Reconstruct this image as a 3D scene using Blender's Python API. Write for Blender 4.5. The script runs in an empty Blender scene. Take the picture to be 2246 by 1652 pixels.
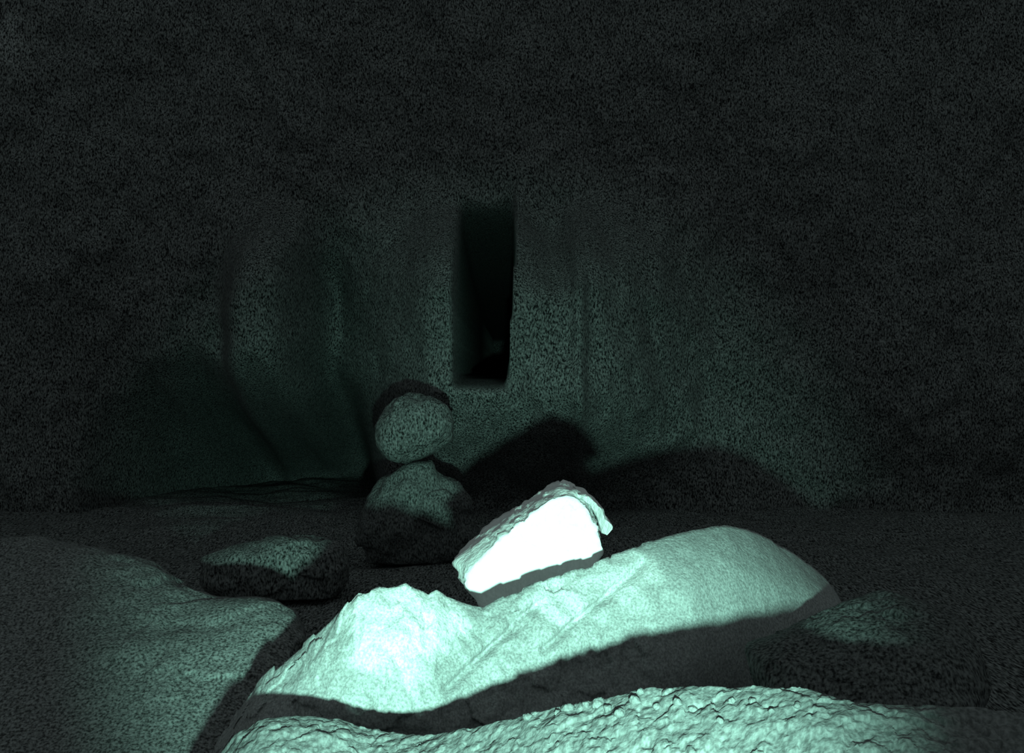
import bpy, math, random
from mathutils import Vector, noise

C = bpy.context.scene.collection
scene = bpy.context.scene
EYE = 0.30                      # camera height above the ground, metres
FPX = 3085.0                    # focal length in pixels of the 2246 x 1652 frame

# ------------------------------------------------------------------ camera
cam_data = bpy.data.cameras.new('camera')
cam = bpy.data.objects.new('camera', cam_data)
C.objects.link(cam)
cam.location = (0, 0, EYE)
cam.rotation_euler = (math.radians(90), 0, 0)
cam_data.sensor_fit = 'HORIZONTAL'
cam_data.sensor_width = 36.0
cam_data.lens = 36.0 * FPX / 2246.0
cam_data.clip_start = 0.01
scene.camera = cam

# ------------------------------------------------------------------ night glow (very weak, neutral)
world = bpy.data.worlds.new('night')
scene.world = world
world.use_nodes = True
bg = world.node_tree.nodes['Background']
bg.inputs['Color'].default_value = (0.80, 1.0, 0.98, 1)
bg.inputs['Strength'].default_value = 0.15

# ------------------------------------------------------------------ the lamp carried just under the lens
ld = bpy.data.lights.new('lamp', 'SPOT')
lamp = bpy.data.objects.new('lamp', ld)
C.objects.link(lamp)
lamp.location = (0.016, 0.0, EYE - 0.1027)
aim = Vector((-0.008, 1.0, EYE - 0.1027 - 0.11))
lamp.rotation_euler = (aim - Vector(lamp.location)).to_track_quat('-Z', 'Y').to_euler()
ld.color = (0.46, 1.0, 0.80)
ld.energy = 125.0
ld.spot_size = math.radians(35.5)
ld.spot_blend = 1.0
ld.shadow_soft_size = 0.010

# ------------------------------------------------------------------ exposure
scene.view_settings.view_transform = 'Standard'
scene.view_settings.look = 'None'
scene.view_settings.gamma = 1.0
scene.view_settings.use_curve_mapping = False
scene.view_settings.exposure = 0.0

# ================================================================== helpers
def at(u, v, d):
    """the point seen at pixel u, v, standing d metres away"""
    return Vector(((u - 1123) / FPX * d, d, EYE - (v - 826) / FPX * d))

def interp(pts, x):
    if x <= pts[0][0]: return pts[0][1]
    for (a, b), (c, e) in zip(pts, pts[1:]):
        if x <= c:
            return b + (e - b) * (x - a) / (c - a)
    return pts[-1][1]

def sstep(a, b, x):
    t = max(0.0, min(1.0, (x - a) / (b - a)))
    return t * t * (3 - 2 * t)

def fbm(p, scale, octs=4, rough=0.5):
    s, a, q = 0.0, 1.0, Vector(p) * scale
    for _ in range(octs):
        s += a * noise.noise(q)
        q = q * 2.03 + Vector((3.1, 1.7, 5.3)); a *= rough
    return s

def facet(p, scale):
    """angular relief: flat chips with steps between them"""
    d, pts = noise.voronoi(Vector(p) * scale)
    return noise.cell(pts[0] * 7.31) - 0.5 + (d[1] - d[0]) * 0.4

def stone(name, dark, light, grain, contrast=(0.3, 0.7), bump=0.25, bump_scale=None, stretch=2.0, patch=None, along=1.0):
    """grainy rock: speckle of dark and light mineral grains, fine bump"""
    m = bpy.data.materials.new(name)
    m.use_nodes = True
    nt = m.node_tree; N = nt.nodes; L = nt.links
    b = N['Principled BSDF']
    b.inputs['Roughness'].default_value = 0.95
    b.inputs['Specular IOR Level'].default_value = 0.15
    tc = N.new('ShaderNodeTexCoord')
    mp = N.new('ShaderNodeMapping'); mp.inputs['Scale'].default_value = (1.0, 1.0 / along, 1.0 / stretch)
    L.new(tc.outputs['Object'], mp.inputs['Vector'])
    n1 = N.new('ShaderNodeTexNoise'); n1.inputs['Scale'].default_value = grain
    n1.inputs['Detail'].default_value = 1.5; n1.inputs['Roughness'].default_value = 0.6
    L.new(mp.outputs['Vector'], n1.inputs['Vector'])
    r = N.new('ShaderNodeValToRGB')
    r.color_ramp.elements[0].position = contrast[0]; r.color_ramp.elements[0].color = (*dark, 1)
    r.color_ramp.elements[1].position = contrast[1]; r.color_ramp.elements[1].color = (*light, 1)
    L.new(n1.outputs['Fac'], r.inputs['Fac'])
    col = r.outputs['Color']
    if patch:                                     # uneven round patches of paler base colour: (centre, radius, gain)
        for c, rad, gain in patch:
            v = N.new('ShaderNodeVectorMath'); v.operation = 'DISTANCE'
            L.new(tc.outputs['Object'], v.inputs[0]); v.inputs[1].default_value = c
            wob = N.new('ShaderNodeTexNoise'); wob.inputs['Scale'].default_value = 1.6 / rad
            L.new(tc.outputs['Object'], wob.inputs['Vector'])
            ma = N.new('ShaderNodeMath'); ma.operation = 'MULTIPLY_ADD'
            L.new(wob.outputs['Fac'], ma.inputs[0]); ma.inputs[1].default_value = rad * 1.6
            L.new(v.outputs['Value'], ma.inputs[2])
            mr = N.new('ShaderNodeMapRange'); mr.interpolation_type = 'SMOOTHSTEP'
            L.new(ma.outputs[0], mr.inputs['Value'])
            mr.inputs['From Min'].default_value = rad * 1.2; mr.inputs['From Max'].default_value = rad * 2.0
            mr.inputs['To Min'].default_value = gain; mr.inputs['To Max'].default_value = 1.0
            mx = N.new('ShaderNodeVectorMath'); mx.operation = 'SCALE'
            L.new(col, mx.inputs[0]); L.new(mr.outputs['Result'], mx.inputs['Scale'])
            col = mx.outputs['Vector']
    L.new(col, b.inputs['Base Color'])
    n2 = N.new('ShaderNodeTexNoise'); n2.inputs['Scale'].default_value = bump_scale or grain * 0.5
    n2.inputs['Detail'].default_value = 3
    L.new(tc.outputs['Object'], n2.inputs['Vector'])
    bp = N.new('ShaderNodeBump'); bp.inputs['Strength'].default_value = bump
    bp.inputs['Distance'].default_value = 1.0 / (bump_scale or grain * 0.5)
    L.new(n2.outputs['Fac'], bp.inputs['Height'])
    L.new(bp.outputs['Normal'], b.inputs['Normal'])
    return m

def link(name, verts, faces, mat, base=None, parent=None, smooth=True):
    """one mesh object with its origin at base"""
    o0 = Vector(base) if base else Vector((0, 0, 0))
    me = bpy.data.meshes.new(name)
    me.from_pydata([tuple(Vector(v) - o0) for v in verts], [], faces)
    me.update()
    if smooth:
        me.polygons.foreach_set('use_smooth', [True] * len(me.polygons))
    me.materials.append(mat)
    o = bpy.data.objects.new(name, me)
    C.objects.link(o)
    if parent:
        o.parent = parent
        o.location = o0 - Vector(parent.location)
    else:
        o.location = o0
    return o

def tag(o, label, cat, group=None):
    o['label'] = label; o['category'] = cat
    if group: o['group'] = group
    return o

def grid_faces(nu, nv):
    return [(j * nu + i, j * nu + i + 1, (j + 1) * nu + i + 1, (j + 1) * nu + i)
            for j in range(nv - 1) for i in range(nu - 1)]

def ray_radius(poly, c, ang):
    """distance from c to the outline in direction ang"""
    dx, dy = math.cos(ang), math.sin(ang)
    best = 0.0
    for (x1, y1), (x2, y2) in zip(poly, poly[1:] + poly[:1]):
        ex, ey = x2 - x1, y2 - y1
        den = dx * ey - dy * ex
        if abs(den) < 1e-9: continue
        t = ((x1 - c[0]) * ey - (y1 - c[1]) * ex) / den
        s = ((x1 - c[0]) * dy - (y1 - c[1]) * dx) / den
        if t > 0 and -1e-6 <= s <= 1 + 1e-6: best = max(best, t)
    return best

def rock(name, poly, c, d, front, back, mat, rough=0.004, scale=18, chip=0.0, chip_scale=30,
         flat=0.5, nth=220, nr=40, ground=True, seed=0.0, tilt=(0.0, 0.0), parent=None):
    """closed boulder: outline, belly towards the viewer, back side; flat>0 flattens the belly"""
    rad = []
    for i in range(nth):
        a = 2 * math.pi * i / nth
        rad.append((a, ray_radius(poly, c, a)))
    verts, faces = [], []
    off = Vector((seed, seed * 1.7, -seed))
    def put(s, a, R, depth):
        u = c[0] + math.cos(a) * R * s; v = c[1] + math.sin(a) * R * s
        dd = depth + tilt[0] * (u - c[0]) / FPX * d + tilt[1] * (v - c[1]) / FPX * d
        du = tilt[0] * (u - c[0]) / FPX * d + tilt[1] * (v - c[1]) / FPX * d
        p = at(u, v, d + du); p.y = dd
        k = min(1.0, s * 3)
        n = Vector((math.cos(a) * s, -math.sqrt(max(0, 1 - s * s)) * (1 if depth <= d else -1), -math.sin(a) * s))
        p += n * (rough * fbm(p + off, scale) + chip * facet(p + off, chip_scale)) * k
        if ground: p.z = max(p.z, -0.003)
        verts.append(p)
    for side, T in ((0, front), (1, back)):
        rows = range(1, nr + 1) if side == 0 else range(nr - 1, 0, -1)
        for k in rows:
            s = math.sin(math.pi / 2 * k / nr)
            h = (1 - s ** (2 + 6 * flat)) ** (0.5 + 0.5 * flat)
            for a, R in rad: put(s, a, R, d - T * h if side == 0 else d + T * h)
    nrow = len(verts) // nth
    for j in range(nrow - 1):
        for i in range(nth):
            i2 = (i + 1) % nth
            faces.append((j * nth + i, j * nth + i2, (j + 1) * nth + i2, (j + 1) * nth + i))
    p = at(*c, d); p.y = d - front; verts.append(p); f0 = len(verts) - 1
    p = at(*c, d); p.y = d + back; verts.append(p); b0 = len(verts) - 1
    for i in range(nth):
        i2 = (i + 1) % nth
        faces.append((f0, i2, i)); faces.append((b0, (nrow - 1) * nth + i, (nrow - 1) * nth + i2))
    lo = min(v.z for v in verts)
    base = (sum(v.x for v in verts) / len(verts), d, lo)
    return link(name, verts, faces, mat, base, parent)

# ================================================================== materials
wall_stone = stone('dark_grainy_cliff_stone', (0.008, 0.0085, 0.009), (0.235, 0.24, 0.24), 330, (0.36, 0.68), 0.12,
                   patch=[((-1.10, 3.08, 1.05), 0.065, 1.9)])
ground_stone = stone('dark_gritty_ground', (0.01, 0.0105, 0.011), (0.27, 0.275, 0.275), 420, (0.36, 0.68), 0.2, stretch=1.0, along=6.0)
left_stone = stone('dull_grey_stone', (0.04, 0.041, 0.041), (0.27, 0.275, 0.275), 420, (0.33, 0.67), 0.25)
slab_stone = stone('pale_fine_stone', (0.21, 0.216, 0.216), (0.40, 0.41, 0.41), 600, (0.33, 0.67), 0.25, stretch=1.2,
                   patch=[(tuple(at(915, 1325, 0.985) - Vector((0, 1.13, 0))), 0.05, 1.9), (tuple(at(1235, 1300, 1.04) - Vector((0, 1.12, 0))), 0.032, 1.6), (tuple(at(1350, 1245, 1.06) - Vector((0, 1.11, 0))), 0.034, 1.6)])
front_stone = stone('crumbly_pale_stone', (0.10, 0.103, 0.103), (0.22, 0.224, 0.224), 420, (0.33, 0.67), 0.35, bump_scale=150)
pebble_stone = stone('pale_pebble_stone', (0.12, 0.123, 0.123), (0.20, 0.204, 0.204), 3.0, (0.33, 0.67), 0.1, bump_scale=6)
white_stone = stone('white_stone', (0.84, 0.85, 0.85), (0.95, 0.95, 0.95), 480, (0.3, 0.7), 0.3)
dark_stone = stone('dark_rugged_stone', (0.02, 0.021, 0.021), (0.16, 0.165, 0.165), 420, (0.34, 0.66), 0.25)
far_stone = stone('grey_boulder_stone', (0.012, 0.0125, 0.0125), (0.2, 0.205, 0.205), 360, (0.34, 0.66), 0.15)

# ================================================================== the setting
def build_wall():
    us = []; u = -2600.0
    while u < 4900:
        us.append(u); u += 7.0 if -150 < u < 2400 else 40.0
    vs = []; v = -2200.0
    while v < 1300:
        vs.append(v); v += 9.0 if -60 < v < 1300 else 60.0
    verts = []
    for v in vs:
        for u in us:
            d = 0.0
            q = Vector((u / 300, v / 420, 0.7))
            d += 0.05 * fbm(q, 1.0, 4)
            wob = noise.noise(Vector((u / 90, 2, 0)))
            up = sstep(1150, 850, v) * sstep(400, 660, v + 60 * wob)        # relief fades upward and into the foot
            # column on the left, groove, second column with a sharp right edge
            sway = 22 * noise.noise(Vector((v / 120, 1, 0)))
            d += up * 0.20 * math.exp(-((u - 575 + sway) / 85) ** 4)
            d -= up * 0.12 * math.exp(-((u - 705 + sway) / 55) ** 2)
            right_edge = 1 - sstep(998, 1010, u) * sstep(855, 825, v)
            second = 0.28 * sstep(745, 985, u) * right_edge * (1 - sstep(1115, 1180, u))
            # deep cleft above a ledge
            edge = 1116 - (v - 700) * 0.06
            cl = sstep(1003, 1012, u) * (1 - sstep(edge - 4, edge + 4, u)) * (1 - sstep(822, 838, v + (1110 - u) * 0.12))
            # bright column right of the cleft, falling away to the right
            col = (1 - sstep(1245, 1600, u)) * sstep(edge - 12, edge + 4, u)
            d += up * max(second, (0.29 + 0.04 * noise.noise(Vector((u / 120, v / 160, 4)))) * col)
            d += up * 0.03 * math.exp(-((u - 1262) / 14) ** 2)
            d -= 5.0 * cl * sstep(380, 620, v) ** 3
            d += 0.012 * fbm(q, 6.0, 4)
            d -= 0.95 * sstep(760, 1190, v + 50 * wob) * sstep(850, 700, u) * sstep(100, 450, u)     # hollow under the left columns
            d += 0.9 * sstep(3000, 4900, u) + 0.9 * sstep(-900, -2600, u)
            D = 3.12 - d
            p = at(u, v, 3.0); p.y = D
            verts.append(p)
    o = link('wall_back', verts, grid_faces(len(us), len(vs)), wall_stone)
    o['kind'] = 'structure'
    return o
build_wall()

def build_ground():
    verts = []; nx, ny = 320, 300
    for j in range(ny):
        y = -0.6 + 5.2 * j / (ny - 1)
        for i in range(nx):
            x = -2.6 + 5.2 * i / (nx - 1)
            z = min(-0.012 + 0.010 * fbm((x, y, 0), 3.0, 4), -0.001)
            far = sstep(1.55, 2.9, y)                        # rubble slope at the foot of the cliff
            z += far * (0.015 + 0.015 * fbm((x, y, 5.0), 3.5, 5, 0.6))
            verts.append((x, y, max(z, -0.02)))
    o = link('ground', verts, grid_faces(nx, ny), ground_stone)
    o['kind'] = 'structure'
build_ground()

# ================================================================== the slab
CREST = [(380, 1760), (450, 1655), (500, 1580), (545, 1520), (600, 1472), (645, 1432), (700, 1382), (735, 1345),
         (765, 1318), (785, 1296), (800, 1298), (830, 1288), (850, 1291), (890, 1277), (930, 1294), (938, 1300), (958, 1291),
         (985, 1310), (1025, 1325), (1060, 1332), (1100, 1308), (1150, 1290), (1200, 1270), (1270, 1244), (1330, 1222),
         (1400, 1195), (1460, 1176), (1520, 1162), (1590, 1151), (1640, 1160), (1690, 1184), (1740, 1213),
         (1780, 1242), (1815, 1272), (1835, 1300), (1860, 1360), (1885, 1450), (1900, 1540)]
SLAB_D = [(380, 0.93), (700, 0.96), (950, 0.99), (1200, 1.03), (1500, 1.10), (1830, 1.22), (1900, 1.24)]

def seg(u, v, a, b):
    """signed distance to the line a-b and position along it"""
    dx, dy = b[0] - a[0], b[1] - a[1]; L = math.hypot(dx, dy)
    return ((u - a[0]) * dy - (v - a[1]) * dx) / L, ((u - a[0]) * dx + (v - a[1]) * dy) / L / L

def build_slab():
    us = [380 + (1900 - 380) * i / 420 for i in range(421)]
    NF, NT, NB = 90, 26, 12
    verts = []; ring = NF + NT + NB
    for u in us:
        D = interp(SLAB_D, u); vc = interp(CREST, u)
        top = at(u, vc, D)
        H = max(top.z, 0.004)
        th = 0.24 * sstep(420, 820, u) * sstep(1940, 1700, u) + 0.05     # front-to-back size
        rows = []
        for k in range(NF):                                  # front face, ground to crest
            t = k / (NF - 1)
            z = H * t
            rnd = 0.010 + 0.025 * sstep(1250, 1500, u)
            y = D - rnd - 0.05 * (1 - t) - 0.02 * math.sin(math.pi * t) + rnd * (max(0.0, t - 0.80) / 0.20) ** 2
            v = 826 + (EYE - z) * FPX / D
            dd = 0.0
            s, w = seg(u, v, (850, 1385), (935, 1530))       # facet edge left of centre
            dd += 0.00015 * (math.hypot(min(0.0, s - 4), 8) - 8) if s < 4 else 0.0
            for a, b, wd, dp in (((1172, 1325), (990, 1480), 9, 0.009), ((1400, 1232), (1195, 1400), 8, 0.009),
                                 ((845, 1370), (930, 1520), 9, 0.0025)):
                s, w = seg(u, v, a, b)
                if -0.05 < w < 1.05: dd += dp * math.exp(-(s / wd) ** 2)
            p = Vector(((u - 1123) / FPX * D, y + dd, z))
            rgh = 1 - 0.75 * sstep(1250, 1500, u)
            fade = sstep(0, 0.1, t)
            p.y -= fade * rgh * (0.006 * fbm(p, 22, 4, 0.55) + 0.0022 * facet(p, 60))
            p.z += fade * rgh * 0.0022 * (facet(p + Vector((5, 2, 1)), 70)) * sstep(0.7, 1, t)
            rows.append(p)
        z0, y0 = rows[-1].z, rows[-1].y
        for k in range(1, NT + 1):                           # top, dipping away from the viewer
            t = k / NT
            drop = 0.20 + 0.12 * t
            p = Vector(((u - 1123) / FPX * (D + 0.0), y0 + th * t, max(0.002, z0 - th * t * drop - 0.0015 * (1 if t > 0 else 0))))
            rows.append(p)
        zb, yb = rows[-1].z, rows[-1].y
        for k in range(1, NB + 1):                           # back face
            t = k / NB
            rows.append(Vector((rows[-1].x, yb + 0.03 * math.sin(t * 1.57), zb * (1 - t))))
        for p in rows: p.z = max(p.z, -0.002)
        verts += rows
    faces = []
    n = len(us)
    for i in range(n - 1):
        for k in range(ring):
            k2 = (k + 1) % ring
            faces.append((i * ring + k, (i + 1) * ring + k, (i + 1) * ring + k2, i * ring + k2))
    faces.append(tuple(range(ring))); faces.append(tuple((n - 1) * ring + k for k in reversed(range(ring))))
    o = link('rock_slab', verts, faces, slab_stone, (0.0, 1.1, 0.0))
    tag(o, 'large pale lens-shaped rock slab with ragged crest carrying the white wedge stone', 'rock')
build_slab()

# ================================================================== the white wedge resting on the slab
W_OUT = [(985, 1250), (1005, 1234), (1060, 1188), (1125, 1143), (1180, 1108), (1215, 1086), (1246, 1074), (1275, 1083),
         (1294, 1108), (1310, 1142), (1322, 1182), (1328, 1222), (1302, 1262), (1200, 1300), (1110, 1332), (1065, 1345), (1010, 1290)]
W_FRONT = [(1018, 1278), (1036, 1246), (1086, 1192), (1155, 1138), (1204, 1100), (1244, 1088), (1280, 1102),
           (1300, 1136), (1315, 1180), (1323, 1215), (1300, 1258), (1200, 1294), (1110, 1324), (1060, 1338)]
def build_wedge():
    c = (1190, 1205); D = 1.13; nth = 200
    verts, faces = [], []
    root_base = at(1180, 1290, D + 0.04)
    rings = [(W_FRONT, k / 14, D) for k in range(1, 15)]
    for k in range(1, 8): rings.append(('mix', k / 7, D))
    for k in range(1, 9): rings.append((W_OUT, 1 - 0.05 * k / 8, D + 0.045 + 0.085 * k / 8))
    for k in range(1, 8): rings.append((W_OUT, 0.95 * (1 - k / 8), D + 0.13 + 0.01 * k / 8))
    for poly, s, d in rings:
        for i in range(nth):
            a = 2 * math.pi * i / nth
            if poly == 'mix':
                R = ray_radius(W_FRONT, c, a) * (1 - s) + ray_radius(W_OUT, c, a) * s
                dd = d + 0.045 * s ** 1.3
            else:
                R = ray_radius(poly, c, a) * s; dd = d
            u = c[0] + math.cos(a) * R; v = c[1] + math.sin(a) * R
            p = at(u, v, D); p.y = dd + (v - 1200) / FPX * -0.2
            r = 0.0022 if poly != W_FRONT else 0.0010
            p += Vector((math.cos(a), -0.6, -math.sin(a))) * (r * fbm(p, 70, 4, 0.6) + r * 0.7 * facet(p, 120))
            verts.append(p)
    nr = len(rings)
    for j in range(nr - 1):
        for i in range(nth):
            i2 = (i + 1) % nth
            faces.append((j * nth + i, j * nth + i2, (j + 1) * nth + i2, (j + 1) * nth + i))
    p = at(*c, D); verts.append(p); f0 = len(verts) - 1
    p = at(*c, D); p.y = D + 0.14; verts.append(p); b0 = len(verts) - 1
    for i in range(nth):
        i2 = (i + 1) % nth
        faces.append((f0, i2, i)); faces.append((b0, (nr - 1) * nth + i, (nr - 1) * nth + i2))
    root = bpy.data.objects.new('wedge_stone', None)
    C.objects.link(root); root.location = root_base
    tag(root, 'brilliant white wedge-shaped stone leaning on the ragged pale rock slab', 'stone')
    link('body', verts, faces, white_stone, root_base, root)
    # thin flake split off the right end by a dark crack
    poly = [(1268, 1082), (1292, 1090), (1312, 1110), (1328, 1126), (1332, 1140), (1352, 1164), (1350, 1172), (1336, 1184),
            (1324, 1178), (1312, 1142), (1298, 1114), (1280, 1096)]
    F, B, fs = [], [], []
    cc = (1318, 1138)
    pts = []
    for (x1, y1), (x2, y2) in zip(poly, poly[1:] + poly[:1]):
        for k in range(6): pts.append((x1 + (x2 - x1) * k / 6, y1 + (y2 - y1) * k / 6))
    n = len(pts)
    vs = []
    for d, sc in ((1.145, 0.82), (1.152, 1.0), (1.22, 1.0), (1.235, 0.9)):
        for i, (u, v) in enumerate(pts):
            # shrink towards the middle line of the crescent
            j = (n - i) % n
            mu, mv = (u + pts[j][0]) / 2, (v + pts[j][1]) / 2
            p = at(mu + (u - mu) * sc, mv + (v - mv) * sc, 1.15); p.y = d + (u - 1275) * 0.00055
            p += Vector((0.5, -0.4, 0.5)) * 0.0016 * fbm(p, 110, 3)
            vs.append(p)
    for j in range(3):
        for i in range(n):
            i2 = (i + 1) % n
            fs.append((j * n + i, j * n + i2, (j + 1) * n + i2, (j + 1) * n + i))
    for i in range(n // 2):                                  # close front and back between mirrored points
        a, b, c2, d2 = i, i + 1, (n - i - 1) % n, (n - i) % n
        if i == 0: fs.append((a, c2, b)); fs.append((3 * n + a, 3 * n + b, 3 * n + c2))
        elif b == c2: fs.append((a, d2, b)); fs.append((3 * n + a, 3 * n + b, 3 * n + d2))
        else: fs.append((a, d2, c2, b)); fs.append((3 * n + a, 3 * n + b, 3 * n + c2, 3 * n + d2))
    link('flake', vs, fs, white_stone, root_base, root, smooth=False)
    root.children[-1]['label'] = 'thin pale flake split off by a dark crack'
build_wedge()

# ================================================================== foreground rock with crumbly top
FCREST = [(380, 1800), (440, 1710), (482, 1652), (520, 1606), (570, 1576), (650, 1568), (740, 1576), (800, 1598), (900, 1612),
          (1000, 1602), (1080, 1586), (1150, 1566), (1250, 1545), (1330, 1530), (1420, 1510), (1500, 1500), (1600, 1503),
          (1700, 1505), (1780, 1507), (1850, 1530), (1950, 1546), (2050, 1546), (2150, 1552), (2246, 1566), (2500, 1640), (2700, 1800)]
FD = [(380, 0.85), (560, 0.83), (800, 0.83), (1100, 0.77), (1450, 0.725), (1700, 0.69), (1850, 0.665), (2246, 0.66), (2700, 0.66)]
FRONT = []
def build_front():
    us = [380 + (2700 - 380) * i / 520 for i in range(521)]
    NF, NB = 110, 30
    verts = []; ring = NF + NB
    for u in us:
        D = interp(FD, u); top = at(u, interp(FCREST, u), D)
        H = max(top.z, 0.004)
        run = 0.17
        rows = []
        for k in range(NF):
            t = (k / (NF - 1)) ** 0.55
            y = D - run * (1 - t)
            z = H * (1 - (1 - t) ** 1.35) ** 1.0
            x = (u - 1123) / FPX * D * (1 - 0.25 * (1 - t))
            p = Vector((x, y, z))
            f = sstep(0, 0.2, t)
            lump = 0.0034 * fbm(p, 24, 4, 0.5) + 0.0010 * facet(p, 80) + 0.0009 * facet(p + Vector((3, 1, 2)), 170)
            p.z += f * lump * (1 - 0.4 * sstep(0.9, 1, t)); p.y -= f * lump * 0.6
            rows.append(p)
        z0, y0 = rows[-1].z, rows[-1].y
        for k in range(1, NB + 1):
            t = k / NB
            rows.append(Vector((rows[-1].x, y0 + 0.075 * t, z0 * (1 - t ** 1.6))))
        for p in rows: p.z = max(p.z, -0.002)
        verts += rows
        FRONT.append(rows[:NF])
    faces = []; n = len(us)
    for i in range(n - 1):
        for k in range(ring):
            k2 = (k + 1) % ring
            faces.append((i * ring + k, (i + 1) * ring + k, (i + 1) * ring + k2, i * ring + k2))
    faces.append(tuple(range(ring))); faces.append(tuple((n - 1) * ring + k for k in reversed(range(ring))))
    o = link('foreground_rock', verts, faces, front_stone, (0.1, 0.6, 0.0))
    tag(o, 'broad crumbly lumpy pale rock along the bottom edge, nearest the camera', 'rock')
build_front()

# ------------------------------------------------------------------ loose pebbles on the foreground rock
def pebble_mesh(seed):
    verts, faces = [], []
    nu, nv = 20, 12
    for j in range(1, nv):
        for i in range(nu):
            a, b = 2 * math.pi * i / nu, math.pi * j / nv
            n = Vector((math.cos(a) * math.sin(b), math.sin(a) * math.sin(b), math.cos(b)))
            r = 1 + 0.30 * noise.noise(n * 1.3 + Vector((seed, 0, 0))) + 0.16 * facet(n + Vector((seed, 1, 2)), 1.4)
            verts.append(n * r)
    for j in range(nv - 2):
        for i in range(nu):
            i2 = (i + 1) % nu
            faces.append((j * nu + i, (j + 1) * nu + i, (j + 1) * nu + i2, j * nu + i2))
    faces.append(tuple(range(nu))); faces.append(tuple((nv - 2) * nu + i for i in reversed(range(nu))))
    return verts, faces

def build_pebbles():
    protos = []
    rnd = random.Random(4)
    spots = [(1245, 1556, 13), (1284, 1550, 9), (1312, 1546, 12), (1334, 1556, 9), (1392, 1538, 11), (1408, 1520, 8),
             (1462, 1521, 11), (1486, 1543, 9), (1362, 1566, 11), (1440, 1552, 8), (1604, 1540, 8), (1652, 1538, 8),
             (1580, 1582, 7), (1222, 1566, 8), (1158, 1576, 9), (1520, 1560, 8), (1690, 1560, 7), (1750, 1548, 7)]
    for k, (u, v, r) in enumerate(spots):
        best = None
        for rows in FRONT:
            if abs(1123 + rows[-1].x / rows[-1].y * FPX - u) > 60: continue
            for p in rows:
                pu = 1123 + p.x / p.y * FPX; pv = 826 + (EYE - p.z) / p.y * FPX
                e = (pu - u) ** 2 + (pv - v) ** 2
                if best is None or e < best[0]: best = (e, p)
        p = best[1]
        rad = r / FPX * p.y * 1.15
        if k < 3:
            vs, fs = pebble_mesh(k * 9.7)
            o = link('pebble', vs, fs, pebble_stone, (0, 0, 0)); protos.append(o)
        else:
            o = protos[k % 3].copy(); C.objects.link(o)
        o.location = p + Vector((0, -0.15, 0.2)) * rad
        o.scale = (rad * rnd.uniform(0.9, 1.5), rad, rad * rnd.uniform(0.75, 1.0))
        o.rotation_euler = (rnd.uniform(-0.4, 0.4), rnd.uniform(-0.5, 0.5), rnd.uniform(0, 6.28))
        tag(o, 'tiny pale pebble on the upper edge of the crumbly foreground rock', 'pebble', 'pebbles on the foreground rock')
build_pebbles()

# ================================================================== the other rocks
o = rock('boulder', [(-260, 1230), (-60, 1195), (80, 1188), (200, 1200), (300, 1228), (370, 1262), (420, 1300), (470, 1318),
         (545, 1324), (590, 1332), (628, 1350), (655, 1400), (640, 1480), (540, 1640), (470, 1760), (300, 1900), (-100, 1900), (-300, 1500)],
         (300, 1500), 1.21, 0.06, 0.14, left_stone, 0.010, 9, 0.003, 22, flat=0.2, seed=3.0, tilt=(-0.12, -1.4))
tag(o, 'dim grey humped boulder on the left, half in the slab\'s black shadow', 'rock')

o = rock('boulder', [(1640, 1425), (1690, 1400), (1745, 1372), (1800, 1342), (1870, 1320), (1950, 1308), (2040, 1316), (2110, 1352), (2150, 1420),
         (2140, 1560), (2000, 1700), (1800, 1700), (1690, 1600)],
         (1900, 1460), 0.96, 0.05, 0.07, dark_stone, 0.006, 16, 0.0015, 60, flat=0.1, seed=8.0, tilt=(0.0, -0.8))
tag(o, 'faint dark rugged boulder right of the slab, behind the foreground rock', 'rock')

o = rock('boulder', [(836, 905), (858, 872), (898, 852), (945, 858), (982, 884), (1004, 925), (996, 970), (965, 1000),
         (905, 1010), (858, 998), (830, 965), (824, 935)],
         (910, 940), 2.30, 0.066, 0.06, far_stone, 0.016, 9, 0.004, 16, flat=0.0, seed=12.0, nth=120, nr=24)
tag(o, 'dim rounded boulder sitting atop a low boulder, in front of the cliff', 'rock')
o = rock('boulder', [(800, 1090), (832, 1030), (880, 1012), (950, 1008), (1000, 1052), (1050, 1150), (1080, 1240), (900, 1270), (800, 1250), (790, 1150)],
         (905, 1120), 2.30, 0.05, 0.10, dark_stone, 0.020, 9, 0.006, 20, flat=0.1, seed=15.0, nth=120, nr=24)
tag(o, 'low dim boulder carrying the rounded boulder, before the cliff', 'rock')
o = rock('boulder', [(440, 1225), (500, 1196), (580, 1190), (660, 1182), (720, 1180), (755, 1196), (770, 1240), (750, 1330), (640, 1345), (480, 1330), (440, 1280)],
         (635, 1255), 1.95, 0.05, 0.10, far_stone, 0.008, 14, 0.004, 24, flat=0.3, seed=21.0, nth=140, nr=24)
tag(o, 'low stone showing as a faint lit triangle between left hump and slab', 'rock')
